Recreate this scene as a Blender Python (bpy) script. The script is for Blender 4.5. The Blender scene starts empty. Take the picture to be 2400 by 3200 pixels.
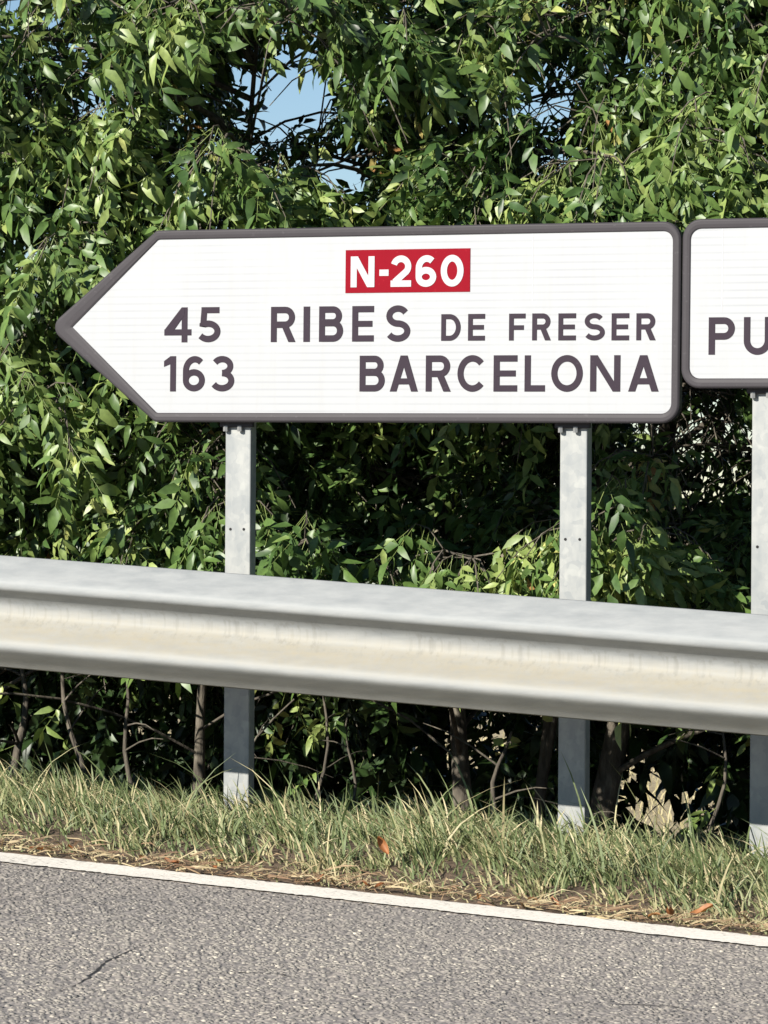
import bpy, bmesh, math, random
import numpy as np
from mathutils import Vector, Matrix

R = math.radians
rng = np.random.default_rng(7)
random.seed(7)
scn = bpy.context.scene
COL = scn.collection

# ------------------------------------------------------------------ camera
cam_d = bpy.data.cameras.new('camera')
cam = bpy.data.objects.new('camera', cam_d)
COL.objects.link(cam)
cam_d.sensor_fit = 'HORIZONTAL'
cam_d.sensor_width = 36.0
cam_d.lens = 191.14
cam_d.clip_start = 0.05
cam_d.clip_end = 4000.0
FW = Vector((-0.3915925, 0.9201338, -0.00301897))
RT = Vector((0.92011091, 0.39160406, 0.00649349))
UP = Vector((-0.00715712, 0.00023499, 0.99997436))
m = Matrix.Identity(4)
for i in range(3):
    m[i][0] = RT[i]; m[i][1] = UP[i]; m[i][2] = -FW[i]
m[0][3], m[1][3], m[2][3] = 4.2, -10.0, 0.983
cam.matrix_world = m
scn.camera = cam

# ------------------------------------------------------------------ sky, sun, exposure
SUN_EL, SUN_AZ = 26.3, 24.0            # azimuth: to the left of the rail's outward normal (-Y)
sd = Vector((-math.sin(R(SUN_AZ)) * math.cos(R(SUN_EL)), -math.cos(R(SUN_AZ)) * math.cos(R(SUN_EL)), math.sin(R(SUN_EL))))
world = bpy.data.worlds.new('World')
scn.world = world
world.use_nodes = True
wn, wl = world.node_tree.nodes, world.node_tree.links
wn.clear()
sky = wn.new('ShaderNodeTexSky')
sky.sky_type = 'NISHITA'
sky.sun_disc = False
sky.sun_elevation = R(SUN_EL)
sky.sun_rotation = math.atan2(sd.x, sd.y)
sky.altitude = 1200
sky.air_density = 1.0
sky.dust_density = 0.0
sky.ozone_density = 3.0
bg = wn.new('ShaderNodeBackground')
bg.inputs['Strength'].default_value = 0.06
wo = wn.new('ShaderNodeOutputWorld')
wl.new(sky.outputs[0], bg.inputs[0])
wl.new(bg.outputs[0], wo.inputs[0])

sun_d = bpy.data.lights.new('sun', 'SUN')
sun_d.energy = 5.0
sun_d.angle = R(0.5)
sun_d.color = (1.0, 0.945, 0.86)
sun = bpy.data.objects.new('sun', sun_d)
COL.objects.link(sun)
sun.rotation_euler = (-sd).to_track_quat('-Z', 'Y').to_euler()
sun.location = sd * 30

scn.view_settings.view_transform = 'Standard'
scn.view_settings.look = 'None'
scn.view_settings.gamma = 1.0
scn.view_settings.exposure = 0.85
scn.view_settings.use_curve_mapping = False
scn.cycles.max_bounces = 6
scn.cycles.diffuse_bounces = 2
scn.cycles.transmission_bounces = 2
scn.cycles.glossy_bounces = 2

GR = -0.0575                            # the road falls to the right
def gz(x):
    return GR * np.clip(x, -25, 25)

# ------------------------------------------------------------------ helpers
def tag(o, label=None, cat=None, group=None, kind=None):
    if label: o['label'] = label
    if cat: o['category'] = cat
    if group: o['group'] = group
    if kind: o['kind'] = kind
    return o

def empty(name, loc, rot=(0, 0, 0)):
    o = bpy.data.objects.new(name, None)
    o.empty_display_size = 0.1
    o.location = loc
    o.rotation_euler = rot
    COL.objects.link(o)
    return o

def link(name, me, mat, parent=None, loc=None, rot=None, smooth=False):
    o = bpy.data.objects.new(name, me)
    COL.objects.link(o)
    if mat is not None and not me.materials:
        me.materials.append(mat)
    if parent is not None: o.parent = parent
    if loc is not None: o.location = loc
    if rot is not None: o.rotation_euler = rot
    if smooth:
        me.polygons.foreach_set('use_smooth', np.ones(len(me.polygons), dtype=bool))
    return o

def pymesh(name, v, f):
    me = bpy.data.meshes.new(name)
    me.from_pydata([tuple(p) for p in v], [], [tuple(q) for q in f])
    me.update()
    return me

def fastmesh(name, V, F, tint=None):
    """V (n,3); F list of (k,3)/(k,4) int arrays; tint per face."""
    me = bpy.data.meshes.new(name)
    V = np.asarray(V, dtype=np.float32)
    loops = np.concatenate([f.reshape(-1) for f in F]).astype(np.int32)
    sizes = np.concatenate([np.full(len(f), f.shape[1], np.int32) for f in F])
    starts = np.concatenate([[0], np.cumsum(sizes)[:-1]]).astype(np.int32)
    me.vertices.add(len(V)); me.vertices.foreach_set('co', V.reshape(-1))
    me.loops.add(len(loops)); me.loops.foreach_set('vertex_index', loops)
    me.polygons.add(len(sizes)); me.polygons.foreach_set('loop_start', starts)
    me.update(calc_edges=True)
    if tint is not None:
        a = me.attributes.new('tint', 'FLOAT', 'FACE')
        a.data.foreach_set('value', np.asarray(tint, np.float32))
    me.validate()
    return me

def box_mesh(name, x0, x1, y0, y1, z0, z1, bevel=0.0, seg=2):
    bm = bmesh.new()
    bmesh.ops.create_cube(bm, size=1)
    for v in bm.verts:
        v.co = Vector(((x0 + x1) / 2 + v.co.x * (x1 - x0), (y0 + y1) / 2 + v.co.y * (y1 - y0), (z0 + z1) / 2 + v.co.z * (z1 - z0)))
    if bevel:
        bmesh.ops.bevel(bm, geom=list(bm.edges), offset=bevel, segments=seg, profile=0.5, affect='EDGES')
    me = bpy.data.meshes.new(name)
    bm.to_mesh(me); bm.free()
    return me

def tube_arrays(pts, rad, n=6):
    """tapered tube along pts -> verts, quads"""
    P = np.asarray(pts, float); k = len(P)
    T = np.gradient(P, axis=0)
    T /= np.linalg.norm(T, axis=1)[:, None] + 1e-9
    ref = np.tile(np.array([0.31, 0.87, 0.13]), (k, 1))
    A = np.cross(T, ref); A /= np.linalg.norm(A, axis=1)[:, None] + 1e-9
    B = np.cross(T, A)
    ang = np.arange(n) * 2 * np.pi / n
    rad = np.asarray(rad, float)
    V = (P[:, None, :] + rad[:, None, None] * (np.cos(ang)[None, :, None] * A[:, None, :] + np.sin(ang)[None, :, None] * B[:, None, :])).reshape(-1, 3)
    i = np.arange(k - 1)[:, None] * n; j = np.arange(n)[None, :]; j2 = (j + 1) % n
    F = np.stack([i + j, i + j2, i + n + j2, i + n + j], -1).reshape(-1, 4)
    return V, F

class Acc:
    def __init__(s): s.V = []; s.F3 = []; s.F4 = []; s.t3 = []; s.t4 = []; s.n = 0
    def add(s, V, F, t=0.5):
        F = np.asarray(F)
        if F.shape[1] == 3: s.F3.append(F + s.n); s.t3.append(np.full(len(F), t) if np.isscalar(t) else t)
        else: s.F4.append(F + s.n); s.t4.append(np.full(len(F), t) if np.isscalar(t) else t)
        s.V.append(V); s.n += len(V)
    def mesh(s, name):
        F = []; t = []
        if s.F3: F.append(np.concatenate(s.F3)); t.append(np.concatenate(s.t3))
        if s.F4: F.append(np.concatenate(s.F4)); t.append(np.concatenate(s.t4))
        return fastmesh(name, np.concatenate(s.V), F, np.concatenate(t))

# ------------------------------------------------------------------ materials
def new_mat(name):
    mt = bpy.data.materials.new(name)
    mt.use_nodes = True
    nt = mt.node_tree
    return mt, nt, nt.nodes, nt.links, nt.nodes['Principled BSDF']

def ramp(ns, stops):
    r = ns.new('ShaderNodeValToRGB')
    el = r.color_ramp.elements
    while len(el) < len(stops): el.new(0.5)
    for e, (p, c) in zip(el, stops):
        e.position = p; e.color = (*c, 1)
    return r

def mapped(ns, ls, scale=(1, 1, 1), kind='Object', rot=(0, 0, 0)):
    tc = ns.new('ShaderNodeTexCoord'); mp = ns.new('ShaderNodeMapping')
    mp.inputs['Scale'].default_value = scale
    mp.inputs['Rotation'].default_value = rot
    ls.new(tc.outputs[kind], mp.inputs[0])
    return mp.outputs[0]

def noise(ns, ls, vec, scale, detail=3, rough=0.55):
    n = ns.new('ShaderNodeTexNoise')
    n.inputs['Scale'].default_value = scale; n.inputs['Detail'].default_value = detail; n.inputs['Roughness'].default_value = rough
    if vec is not None: ls.new(vec, n.inputs['Vector'])
    return n

def bump(ns, ls, h, strength, dist, bsdf):
    b = ns.new('ShaderNodeBump'); b.inputs['Strength'].default_value = strength; b.inputs['Distance'].default_value = dist
    ls.new(h, b.inputs['Height']); ls.new(b.outputs[0], bsdf.inputs['Normal'])

def mixc(ns, ls, fac, a, b, mode='MIX'):
    x = ns.new('ShaderNodeMix'); x.data_type = 'RGBA'; x.blend_type = mode
    for s, v in ((0, fac), (6, a), (7, b)):
        if isinstance(v, (int, float)): x.inputs[s].default_value = v
        elif isinstance(v, tuple): x.inputs[s].default_value = (*v, 1)
        else: ls.new(v, x.inputs[s])
    return x.outputs[2]

def mathn(ns, ls, op, a, b=None, c=None):
    x = ns.new('ShaderNodeMath'); x.operation = op
    for i, v in enumerate((a, b, c)):
        if v is None: continue
        if isinstance(v, (int, float)): x.inputs[i].default_value = v
        else: ls.new(v, x.inputs[i])
    return x.outputs[0]

def mat_sheet():
    mt, nt, ns, ls, b = new_mat('white_reflective_sheeting')
    v = mapped(ns, ls)
    sep = ns.new('ShaderNodeSeparateXYZ'); ls.new(v, sep.inputs[0])
    # faint printed cell rows of the reflective sheet, one every 20 mm
    w = mathn(ns, ls, 'SINE', mathn(ns, ls, 'MULTIPLY', sep.outputs[2], 2 * math.pi / 0.0205))
    r = ramp(ns, [(0.5, (0.0, 0.0, 0.0)), (0.95, (1, 1, 1))]); ls.new(w, r.inputs[0])
    n1 = noise(ns, ls, v, 3.6, 4)
    fac = mathn(ns, ls, 'MULTIPLY', r.outputs[0], ramp_out(ns, ls, n1.outputs[0], [(0.36, (0.1, 0.1, 0.1)), (0.62, (1, 1, 1))]))
    c = mixc(ns, ls, fac, (0.375, 0.384, 0.393), (0.325, 0.335, 0.347))
    n2 = noise(ns, ls, mapped(ns, ls, (9, 1, 1.2)), 4.0, 5, 0.6)
    r2 = ramp(ns, [(0.5, (0, 0, 0)), (0.78, (1, 1, 1))]); ls.new(n2.outputs[0], r2.inputs[0])
    c = mixc(ns, ls, mathn(ns, ls, 'MULTIPLY', r2.outputs[0], 0.22), c, (0.32, 0.31, 0.29))
    ls.new(c, b.inputs['Base Color'])
    b.inputs['Roughness'].default_value = 0.25
    b.inputs['Specular IOR Level'].default_value = 0.3
    return mt

def mat_paint(name, col, rough=0.45, var=0.12):
    mt, nt, ns, ls, b = new_mat(name)
    v = mapped(ns, ls)
    n = noise(ns, ls, v, 14, 4)
    c = mixc(ns, ls, n.outputs[0], tuple(x * (1 - var) for x in col), tuple(min(1, x * (1 + var)) for x in col))
    n2 = noise(ns, ls, v, 90, 2)
    r = ramp(ns, [(0.66, (0, 0, 0)), (0.72, (1, 1, 1))]); ls.new(n2.outputs[0], r.inputs[0])
    c = mixc(ns, ls, mathn(ns, ls, 'MULTIPLY', r.outputs[0], 0.25), c, tuple(min(1, x * 1.7 + 0.02) for x in col))
    ls.new(c, b.inputs['Base Color'])
    b.inputs['Roughness'].default_value = rough
    b.inputs['Specular IOR Level'].default_value = 0.12
    return mt

def mat_galv(name='galvanised_steel', dust=False):
    mt, nt, ns, ls, b = new_mat(name)
    v = mapped(ns, ls)
    vo = ns.new('ShaderNodeTexVoronoi'); vo.inputs['Scale'].default_value = 44
    nw = noise(ns, ls, v, 22, 2)
    vv = ns.new('ShaderNodeVectorMath'); vv.operation = 'ADD'
    sc = ns.new('ShaderNodeVectorMath'); sc.operation = 'SCALE'; sc.inputs['Scale'].default_value = 0.05
    ls.new(nw.outputs[1], sc.inputs[0]); ls.new(v, vv.inputs[0]); ls.new(sc.outputs[0], vv.inputs[1])
    ls.new(vv.outputs[0], vo.inputs['Vector'])
    sp = ns.new('ShaderNodeSeparateColor'); ls.new(vo.outputs['Color'], sp.inputs[0])
    n1 = noise(ns, ls, mapped(ns, ls, (1, 1, 0.45)), 24, 3)
    f = mathn(ns, ls, 'ADD', mathn(ns, ls, 'MULTIPLY', sp.outputs[0], 0.18), mathn(ns, ls, 'MULTIPLY', n1.outputs[0], 0.82))
    r = ramp(ns, [(0.3, (0.225, 0.24, 0.243)), (0.5, (0.275, 0.285, 0.278)), (0.7, (0.335, 0.34, 0.322))])
    ls.new(f, r.inputs[0])
    c = r.outputs[0]
    # white zinc bloom blotches
    n3 = noise(ns, ls, v, 17, 2)
    r3 = ramp(ns, [(0.62, (0, 0, 0)), (0.66, (1, 1, 1))]); ls.new(n3.outputs[0], r3.inputs[0])
    c = mixc(ns, ls, mathn(ns, ls, 'MULTIPLY', r3.outputs[0], 0.35), c, (0.40, 0.405, 0.375))
    ls.new(c, b.inputs['Base Color'])
    b.inputs['Metallic'].default_value = 0.05
    b.inputs['Roughness'].default_value = 0.35
    return mt

def mat_rail():
    mt, nt, ns, ls, b = new_mat('weathered_rail_steel')
    v = mapped(ns, ls)
    n1 = noise(ns, ls, mapped(ns, ls, (1.2, 1, 6)), 9, 4, 0.6)
    r = ramp(ns, [(0.3, (0.225, 0.238, 0.24)), (0.7, (0.29, 0.30, 0.296))]); ls.new(n1.outputs[0], r.inputs[0])
    c = r.outputs[0]
    # road dust and painted-in bounce light, cream on the lower corrugation's slope
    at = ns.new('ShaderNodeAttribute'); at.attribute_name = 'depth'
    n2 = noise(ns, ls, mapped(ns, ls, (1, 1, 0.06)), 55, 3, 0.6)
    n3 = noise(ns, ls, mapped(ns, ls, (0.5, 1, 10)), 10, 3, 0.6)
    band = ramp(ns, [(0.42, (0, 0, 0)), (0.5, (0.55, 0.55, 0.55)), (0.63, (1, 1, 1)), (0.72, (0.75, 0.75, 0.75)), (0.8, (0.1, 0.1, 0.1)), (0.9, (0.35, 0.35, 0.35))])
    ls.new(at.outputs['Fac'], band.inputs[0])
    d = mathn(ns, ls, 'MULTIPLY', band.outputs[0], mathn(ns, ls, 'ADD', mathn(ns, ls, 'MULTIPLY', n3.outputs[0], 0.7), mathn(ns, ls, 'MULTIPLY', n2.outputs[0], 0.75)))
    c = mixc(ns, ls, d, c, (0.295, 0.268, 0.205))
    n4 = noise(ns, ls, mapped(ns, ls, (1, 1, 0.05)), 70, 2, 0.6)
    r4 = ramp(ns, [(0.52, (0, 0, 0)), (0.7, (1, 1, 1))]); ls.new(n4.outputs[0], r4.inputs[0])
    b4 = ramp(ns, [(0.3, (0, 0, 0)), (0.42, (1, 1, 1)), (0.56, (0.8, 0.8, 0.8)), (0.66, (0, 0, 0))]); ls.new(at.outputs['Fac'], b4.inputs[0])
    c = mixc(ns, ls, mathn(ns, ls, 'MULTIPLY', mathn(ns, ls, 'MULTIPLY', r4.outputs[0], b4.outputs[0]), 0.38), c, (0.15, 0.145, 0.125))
    n5 = noise(ns, ls, v, 140, 3, 0.6)
    r5 = ramp(ns, [(0.66, (0, 0, 0)), (0.72, (1, 1, 1))]); ls.new(n5.outputs[0], r5.inputs[0])
    c = mixc(ns, ls, mathn(ns, ls, 'MULTIPLY', r5.outputs[0], 0.3), c, (0.3, 0.27, 0.22))
    ls.new(c, b.inputs['Base Color'])
    b.inputs['Metallic'].default_value = 0.05
    b.inputs['Specular IOR Level'].default_value = 0.3
    rr = ramp(ns, [(0.3, (0.6, 0.6, 0.6)), (0.7, (0.72, 0.72, 0.72))]); ls.new(n1.outputs[0], rr.inputs[0])
    ls.new(rr.outputs[0], b.inputs['Roughness'])
    bump(ns, ls, n5.outputs[0], 0.12, 0.002, b)
    return mt

def mat_plain(name, col, rough=0.6, metal=0.0):
    mt, nt, ns, ls, b = new_mat(name)
    n = noise(ns, ls, mapped(ns, ls), 30, 3)
    ls.new(mixc(ns, ls, n.outputs[0], tuple(x * 0.8 for x in col), tuple(x * 1.2 for x in col)), b.inputs['Base Color'])
    b.inputs['Roughness'].default_value = rough; b.inputs['Metallic'].default_value = metal
    return mt

def mat_asphalt():
    mt, nt, ns, ls, b = new_mat('asphalt')
    v = mapped(ns, ls, (1, .6, 1))
    vo = ns.new('ShaderNodeTexVoronoi'); vo.inputs['Scale'].default_value = 74; vo.inputs['Randomness'].default_value = 1
    ls.new(v, vo.inputs['Vector'])
    sp = ns.new('ShaderNodeSeparateColor'); ls.new(vo.outputs['Color'], sp.inputs[0])
    r = ramp(ns, [(0.0, (0.21, 0.195, 0.18)), (0.3, (0.29, 0.266, 0.242)), (0.65, (0.37, 0.335, 0.298)), (0.9, (0.46, 0.415, 0.355)), (1.0, (0.60, 0.54, 0.455))])
    ls.new(sp.outputs[0], r.inputs[0])
    # dark binder between the stones
    rb = ramp(ns, [(0.28, (0, 0, 0)), (0.62, (1, 1, 1))]); ls.new(vo.outputs['Distance'], rb.inputs[0])
    c = mixc(ns, ls, mathn(ns, ls, 'MULTIPLY', rb.outputs[0], 0.7), r.outputs[0], (0.185, 0.17, 0.16))
    n1 = noise(ns, ls, v, 1.7, 4, 0.6)
    c = mixc(ns, ls, 1.0, c, ramp_out(ns, ls, n1.outputs[0], [(0.3, (0.95, 0.95, 0.955)), (0.7, (1.22, 1.19, 1.15))]), 'MULTIPLY')
    n2 = noise(ns, ls, v, 34, 2, 0.5)
    c = mixc(ns, ls, 1.0, c, ramp_out(ns, ls, n2.outputs[0], [(0.35, (0.85, 0.85, 0.86)), (0.6, (1.05, 1.04, 1.03))]), 'MULTIPLY')
    ls.new(c, b.inputs['Base Color'])
    b.inputs['Roughness'].default_value = 0.8
    h = mathn(ns, ls, 'ADD', mathn(ns, ls, 'MULTIPLY', vo.outputs['Distance'], -1.0), mathn(ns, ls, 'MULTIPLY', sp.outputs[1], 0.5))
    bump(ns, ls, h, 0.55, 0.006, b)
    return mt

def ramp_out(ns, ls, src, stops):
    r = ramp(ns, stops); ls.new(src, r.inputs[0]); return r.outputs[0]

def mat_linepaint():
    mt, nt, ns, ls, b = new_mat('road_paint')
    v = mapped(ns, ls)
    n = noise(ns, ls, v, 75, 4, 0.65)
    n2 = noise(ns, ls, v, 5, 3)
    s = mathn(ns, ls, 'ADD', n.outputs[0], mathn(ns, ls, 'MULTIPLY', n2.outputs[0], 0.35))
    c = ramp_out(ns, ls, s, [(0.47, (0.30, 0.28, 0.25)), (0.56, (0.74, 0.69, 0.60)), (0.8, (0.88, 0.83, 0.73))])
    ls.new(c, b.inputs['Base Color'])
    b.inputs['Roughness'].default_value = 0.7
    bump(ns, ls, n.outputs[0], 0.4, 0.004, b)
    return mt

def mat_ground():
    mt, nt, ns, ls, b = new_mat('soil_and_straw')
    tc = ns.new('ShaderNodeTexCoord'); v = tc.outputs['Object']
    n1 = noise(ns, ls, v, 40, 4, 0.65)
    soil = ramp_out(ns, ls, n1.outputs[0], [(0.3, (0.05, 0.034, 0.022)), (0.55, (0.12, 0.082, 0.052)), (0.75, (0.22, 0.155, 0.10))])
    n2 = noise(ns, ls, v, 2.2, 4, 0.6)
    straw = ramp_out(ns, ls, n2.outputs[0], [(0.3, (0.32, 0.255, 0.14)), (0.7, (0.46, 0.38, 0.225))])
    n3 = noise(ns, ls, v, 60, 3, 0.7)
    straw = mixc(ns, ls, 1.0, straw, ramp_out(ns, ls, n3.outputs[0], [(0.3, (0.6, 0.6, 0.6)), (0.7, (1.2, 1.2, 1.2))]), 'MULTIPLY')
    sp = ns.new('ShaderNodeSeparateXYZ'); ls.new(v, sp.inputs[0])
    n4 = noise(ns, ls, v, 1.3, 3)
    y = mathn(ns, ls, 'ADD', sp.outputs[1], mathn(ns, ls, 'MULTIPLY', n4.outputs[0], 0.8))
    f = ns.new('ShaderNodeMapRange'); f.inputs[1].default_value = 3.6; f.inputs[2].default_value = 4.2
    ls.new(y, f.inputs[0])
    ls.new(mixc(ns, ls, f.outputs[0], soil, straw), b.inputs['Base Color'])
    b.inputs['Roughness'].default_value = 0.95
    bump(ns, ls, n1.outputs[0], 0.6, 0.02, b)
    return mt

def mat_leaf(name, stops, trans=0.28, rough=0.42):
    mt, nt, ns, ls, b = new_mat(name)
    at = ns.new('ShaderNodeAttribute'); at.attribute_name = 'tint'
    c = ramp_out(ns, ls, at.outputs['Fac'], stops)
    n = noise(ns, ls, mapped(ns, ls), 60, 2)
    c = mixc(ns, ls, 1.0, c, ramp_out(ns, ls, n.outputs[0], [(0.3, (0.82, 0.82, 0.82)), (0.7, (1.15, 1.15, 1.1))]), 'MULTIPLY')
    ls.new(c, b.inputs['Base Color'])
    b.inputs['Roughness'].default_value = rough
    tr = ns.new('ShaderNodeBsdfTranslucent')
    ls.new(mixc(ns, ls, 1.0, c, (1.25, 1.3, 0.7), 'MULTIPLY'), tr.inputs[0])
    mx = ns.new('ShaderNodeMixShader'); mx.inputs[0].default_value = trans
    ls.new(b.outputs[0], mx.inputs[1]); ls.new(tr.outputs[0], mx.inputs[2])
    ls.new(mx.outputs[0], ns['Material Output'].inputs[0])
    return mt

def mat_bark():
    mt, nt, ns, ls, b = new_mat('bark')
    v = mapped(ns, ls, (1, 1, 0.3))
    n = noise(ns, ls, v, 45, 5, 0.65)
    c = ramp_out(ns, ls, n.outputs[0], [(0.3, (0.04, 0.033, 0.026)), (0.55, (0.10, 0.086, 0.064)), (0.75, (0.20, 0.18, 0.14))])
    ls.new(c, b.inputs['Base Color'])
    b.inputs['Roughness'].default_value = 0.9
    bump(ns, ls, n.outputs[0], 0.7, 0.012, b)
    return mt

M_SHEET = mat_sheet()
M_FRAME = mat_paint('dark_grey_frame_paint', (0.050, 0.046, 0.050), 0.42)
M_LETTER = mat_paint('letter_film', (0.036, 0.027, 0.036), 0.25, 0.1)
M_RED = mat_paint('red_film', (0.20, 0.0035, 0.011), 0.22, 0.08)
M_WLET = mat_paint('white_letter_film', (0.43, 0.43, 0.44), 0.25, 0.02)
M_GALV = mat_galv()
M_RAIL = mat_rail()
M_BOLT = mat_plain('zinc_bolt', (0.33, 0.33, 0.32), 0.45, 0.6)
M_HOLE = mat_plain('dark_hole', (0.012, 0.012, 0.013), 0.9)
M_BACK = mat_plain('bare_aluminium', (0.45, 0.46, 0.47), 0.45, 0.5)
M_ASPH = mat_asphalt()
M_LINE = mat_linepaint()
M_GROUND = mat_ground()
M_CRACK = mat_plain('crack_shadow_tar', (0.02, 0.019, 0.018), 0.95)
M_BARK = mat_bark()
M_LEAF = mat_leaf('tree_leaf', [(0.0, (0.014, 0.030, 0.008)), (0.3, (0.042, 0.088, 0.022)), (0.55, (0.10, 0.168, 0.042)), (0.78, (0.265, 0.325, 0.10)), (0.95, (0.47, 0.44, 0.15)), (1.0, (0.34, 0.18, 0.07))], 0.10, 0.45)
M_GRASS = mat_leaf('grass_blade', [(0.0, (0.06, 0.09, 0.03)), (0.4, (0.145, 0.185, 0.075)), (0.62, (0.27, 0.28, 0.14)), (0.78, (0.41, 0.36, 0.20)), (1.0, (0.52, 0.44, 0.27))], 0.2, 0.6)
M_DUFF = mat_leaf('dry_litter', [(0.0, (0.14, 0.08, 0.045)), (0.4, (0.25, 0.165, 0.095)), (0.7, (0.36, 0.285, 0.165)), (1.0, (0.5, 0.42, 0.26))], 0.12, 0.7)
M_DRYLEAF = mat_leaf('dry_leaf', [(0.0, (0.24, 0.085, 0.03)), (0.5, (0.34, 0.14, 0.05)), (1.0, (0.40, 0.24, 0.10))], 0.2, 0.6)

# ------------------------------------------------------------------ ground, road, line
def sheet(name, xs, ys, zoff, mat, kind='structure', wob=None):
    X, Y = np.meshgrid(np.asarray(xs, float), np.asarray(ys, float), indexing='ij')
    Z = gz(X) + zoff(X, Y)
    if wob is not None: Y = Y + wob(X, Y)
    nx, ny = X.shape
    V = np.stack([X, Y, Z], -1).reshape(-1, 3)
    i = np.arange(nx - 1)[:, None] * ny; j = np.arange(ny - 1)[None, :]
    F = np.stack([i + j, i + ny + j, i + ny + j + 1, i + j + 1], -1).reshape(-1, 4)
    o = link(name, fastmesh(name, V, [F]), mat, smooth=True)
    o['kind'] = kind
    return o

def bank(y):
    k = np.clip((y - 2.2) / 3.0, 0, 1)
    return k * k * (3 - 2 * k)

def verge_h(x, y):
    """height of the soil above the road plane"""
    s = np.clip((y + 0.52) / 0.5, 0, 1); s = s * s * (3 - 2 * s)
    h = 0.05 * s + 0.012 * np.sin(x * 2.3 + 1) * s + 0.008 * np.sin(x * 5.1 + y * 3) * s
    b = np.clip((y - 0.6) / 2.0, 0, 1); b2 = np.clip((y - 0.75) / 1.9, 0, 1); b2 = b2 * b2 * (3 - 2 * b2)
    return h + 0.02 * b * np.sin(x * 1.7 + y * 1.3) - 0.30 * b2 - bank(y) * 0.34 - np.clip((y - 2.5) / 2.5, 0, 1) * gz(x)

gx = np.concatenate([[-900, -400, -150, -60, -25], np.arange(-12, 12.01, 0.25), [25, 60, 150, 400, 900]])
gy = np.concatenate([[-900, -300, -60, -20, -9, -2, -0.62], np.arange(-0.55, 6.01, 0.12), [8, 12, 20, 40, 90, 250, 600, 1500]])
sheet('ground', gx, gy, lambda X, Y: np.where(Y < -0.56, -0.03, verge_h(X, Y)), M_GROUND)
rx = np.concatenate([[-60, -25], np.arange(-10, 12.01, 0.5), [25, 60]])
road = sheet('road', rx, [-13.5, -10, -7, -4, -2, -1, -0.52], lambda X, Y: X * 0, M_ASPH)
lx = np.arange(-9, 9, 0.011)
lr = np.random.default_rng(5).normal(0, .0035, (len(lx), 2))
def line_wob(X, Y):
    k = np.where(Y > -0.65, 1.0, -0.6)
    return k * (0.004 * np.sin(X * 37) * np.sin(X * 11.3) + 0.003 * np.sin(X * 91.7 + 2)) + lr
sheet('road_edge_line', lx, [-0.766, -0.584], lambda X, Y: X * 0 + 0.004, M_LINE, wob=line_wob)

# stone chippings standing proud of the binder: real relief for the low sun
M_STONE = mat_leaf('road_chipping', [(0.0, (0.13, 0.12, 0.112)), (0.3, (0.22, 0.20, 0.182)), (0.7, (0.275, 0.252, 0.222)), (0.93, (0.35, 0.32, 0.275)), (1.0, (0.48, 0.435, 0.365))], 0.0, 0.75)
CRACKS = [([(0.37, -2.68), (0.315, -2.42), (0.235, -2.2), (0.19, -1.98), (0.17, -1.85)], 0.003), ([(0.46, -2.16), (0.50, -2.12), (0.58, -2.06), (0.66, -2.09)], 0.0035), ([(0.10, -2.55), (0.20, -2.62)], 0.004), ([(1.25, -1.95), (1.40, -1.86), (1.47, -1.9)], 0.003)]
def crack_dist(x, y):
    d = np.full(len(x), 9.0)
    for pts, w in CRACKS:
        for (ax, ay), (bx, by) in zip(pts[:-1], pts[1:]):
            t = np.clip(((x - ax) * (bx - ax) + (y - ay) * (by - ay)) / ((bx - ax) ** 2 + (by - ay) ** 2), 0, 1)
            d = np.minimum(d, np.hypot(x - ax - t * (bx - ax), y - ay - t * (by - ay)))
    return d
def chippings(n, seed):
    r = np.random.default_rng(seed)
    x = r.uniform(-2.4, 3.4, n); y = r.uniform(-3.4, -.60, n)
    line = (y > -.775)
    kp = (~line) & (crack_dist(x, y) > .0045) & (x > -2.2 - .55 * (y + .6)) & (r.random(n) < np.where((x < -1.4) | (x > 2.4), .55, 1))
    x, y = x[kp], y[kp]; n = len(x)
    rad = r.uniform(.0035, .0085, n); hh = rad * r.uniform(.22, .44, n) + .0004
    base = gz(x) + np.where(y > -.775, .0035, -.0004)
    a0 = r.uniform(0, 6.28, n); V = np.zeros((n, 7, 3))
    for k in range(4):
        rr = rad * r.uniform(.7, 1.3, n); an = a0 + k * 1.5708
        V[:, k] = np.stack([x + np.cos(an) * rr, y + np.sin(an) * rr, base], 1)
    for k in range(3):
        rr = rad * r.uniform(.4, .85, n); an = a0 + .3 + k * 2.0944
        V[:, 4 + k] = np.stack([x + np.cos(an) * rr, y + np.sin(an) * rr, base + hh * r.uniform(.7, 1.15, n)], 1)
    b = np.arange(n)[:, None] * 7
    T = np.array([[0, 1, 4], [1, 5, 4], [1, 2, 5], [2, 3, 6], [2, 6, 5], [3, 0, 4], [3, 4, 6], [4, 5, 6]])
    F3 = (b[:, None, :] + T[None]).reshape(-1, 3)
    ti = np.clip(r.normal(.45, .23, n) + .14 * np.sin(x * 1.9 + 1.2 * np.sin(y * 2.2)), 0, 1)
    return fastmesh('chippings', V.reshape(-1, 3), [F3], np.repeat(ti, 8))
o = link('chippings', chippings(82000, 21), M_STONE, road)
o['kind'] = 'stuff'

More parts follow.
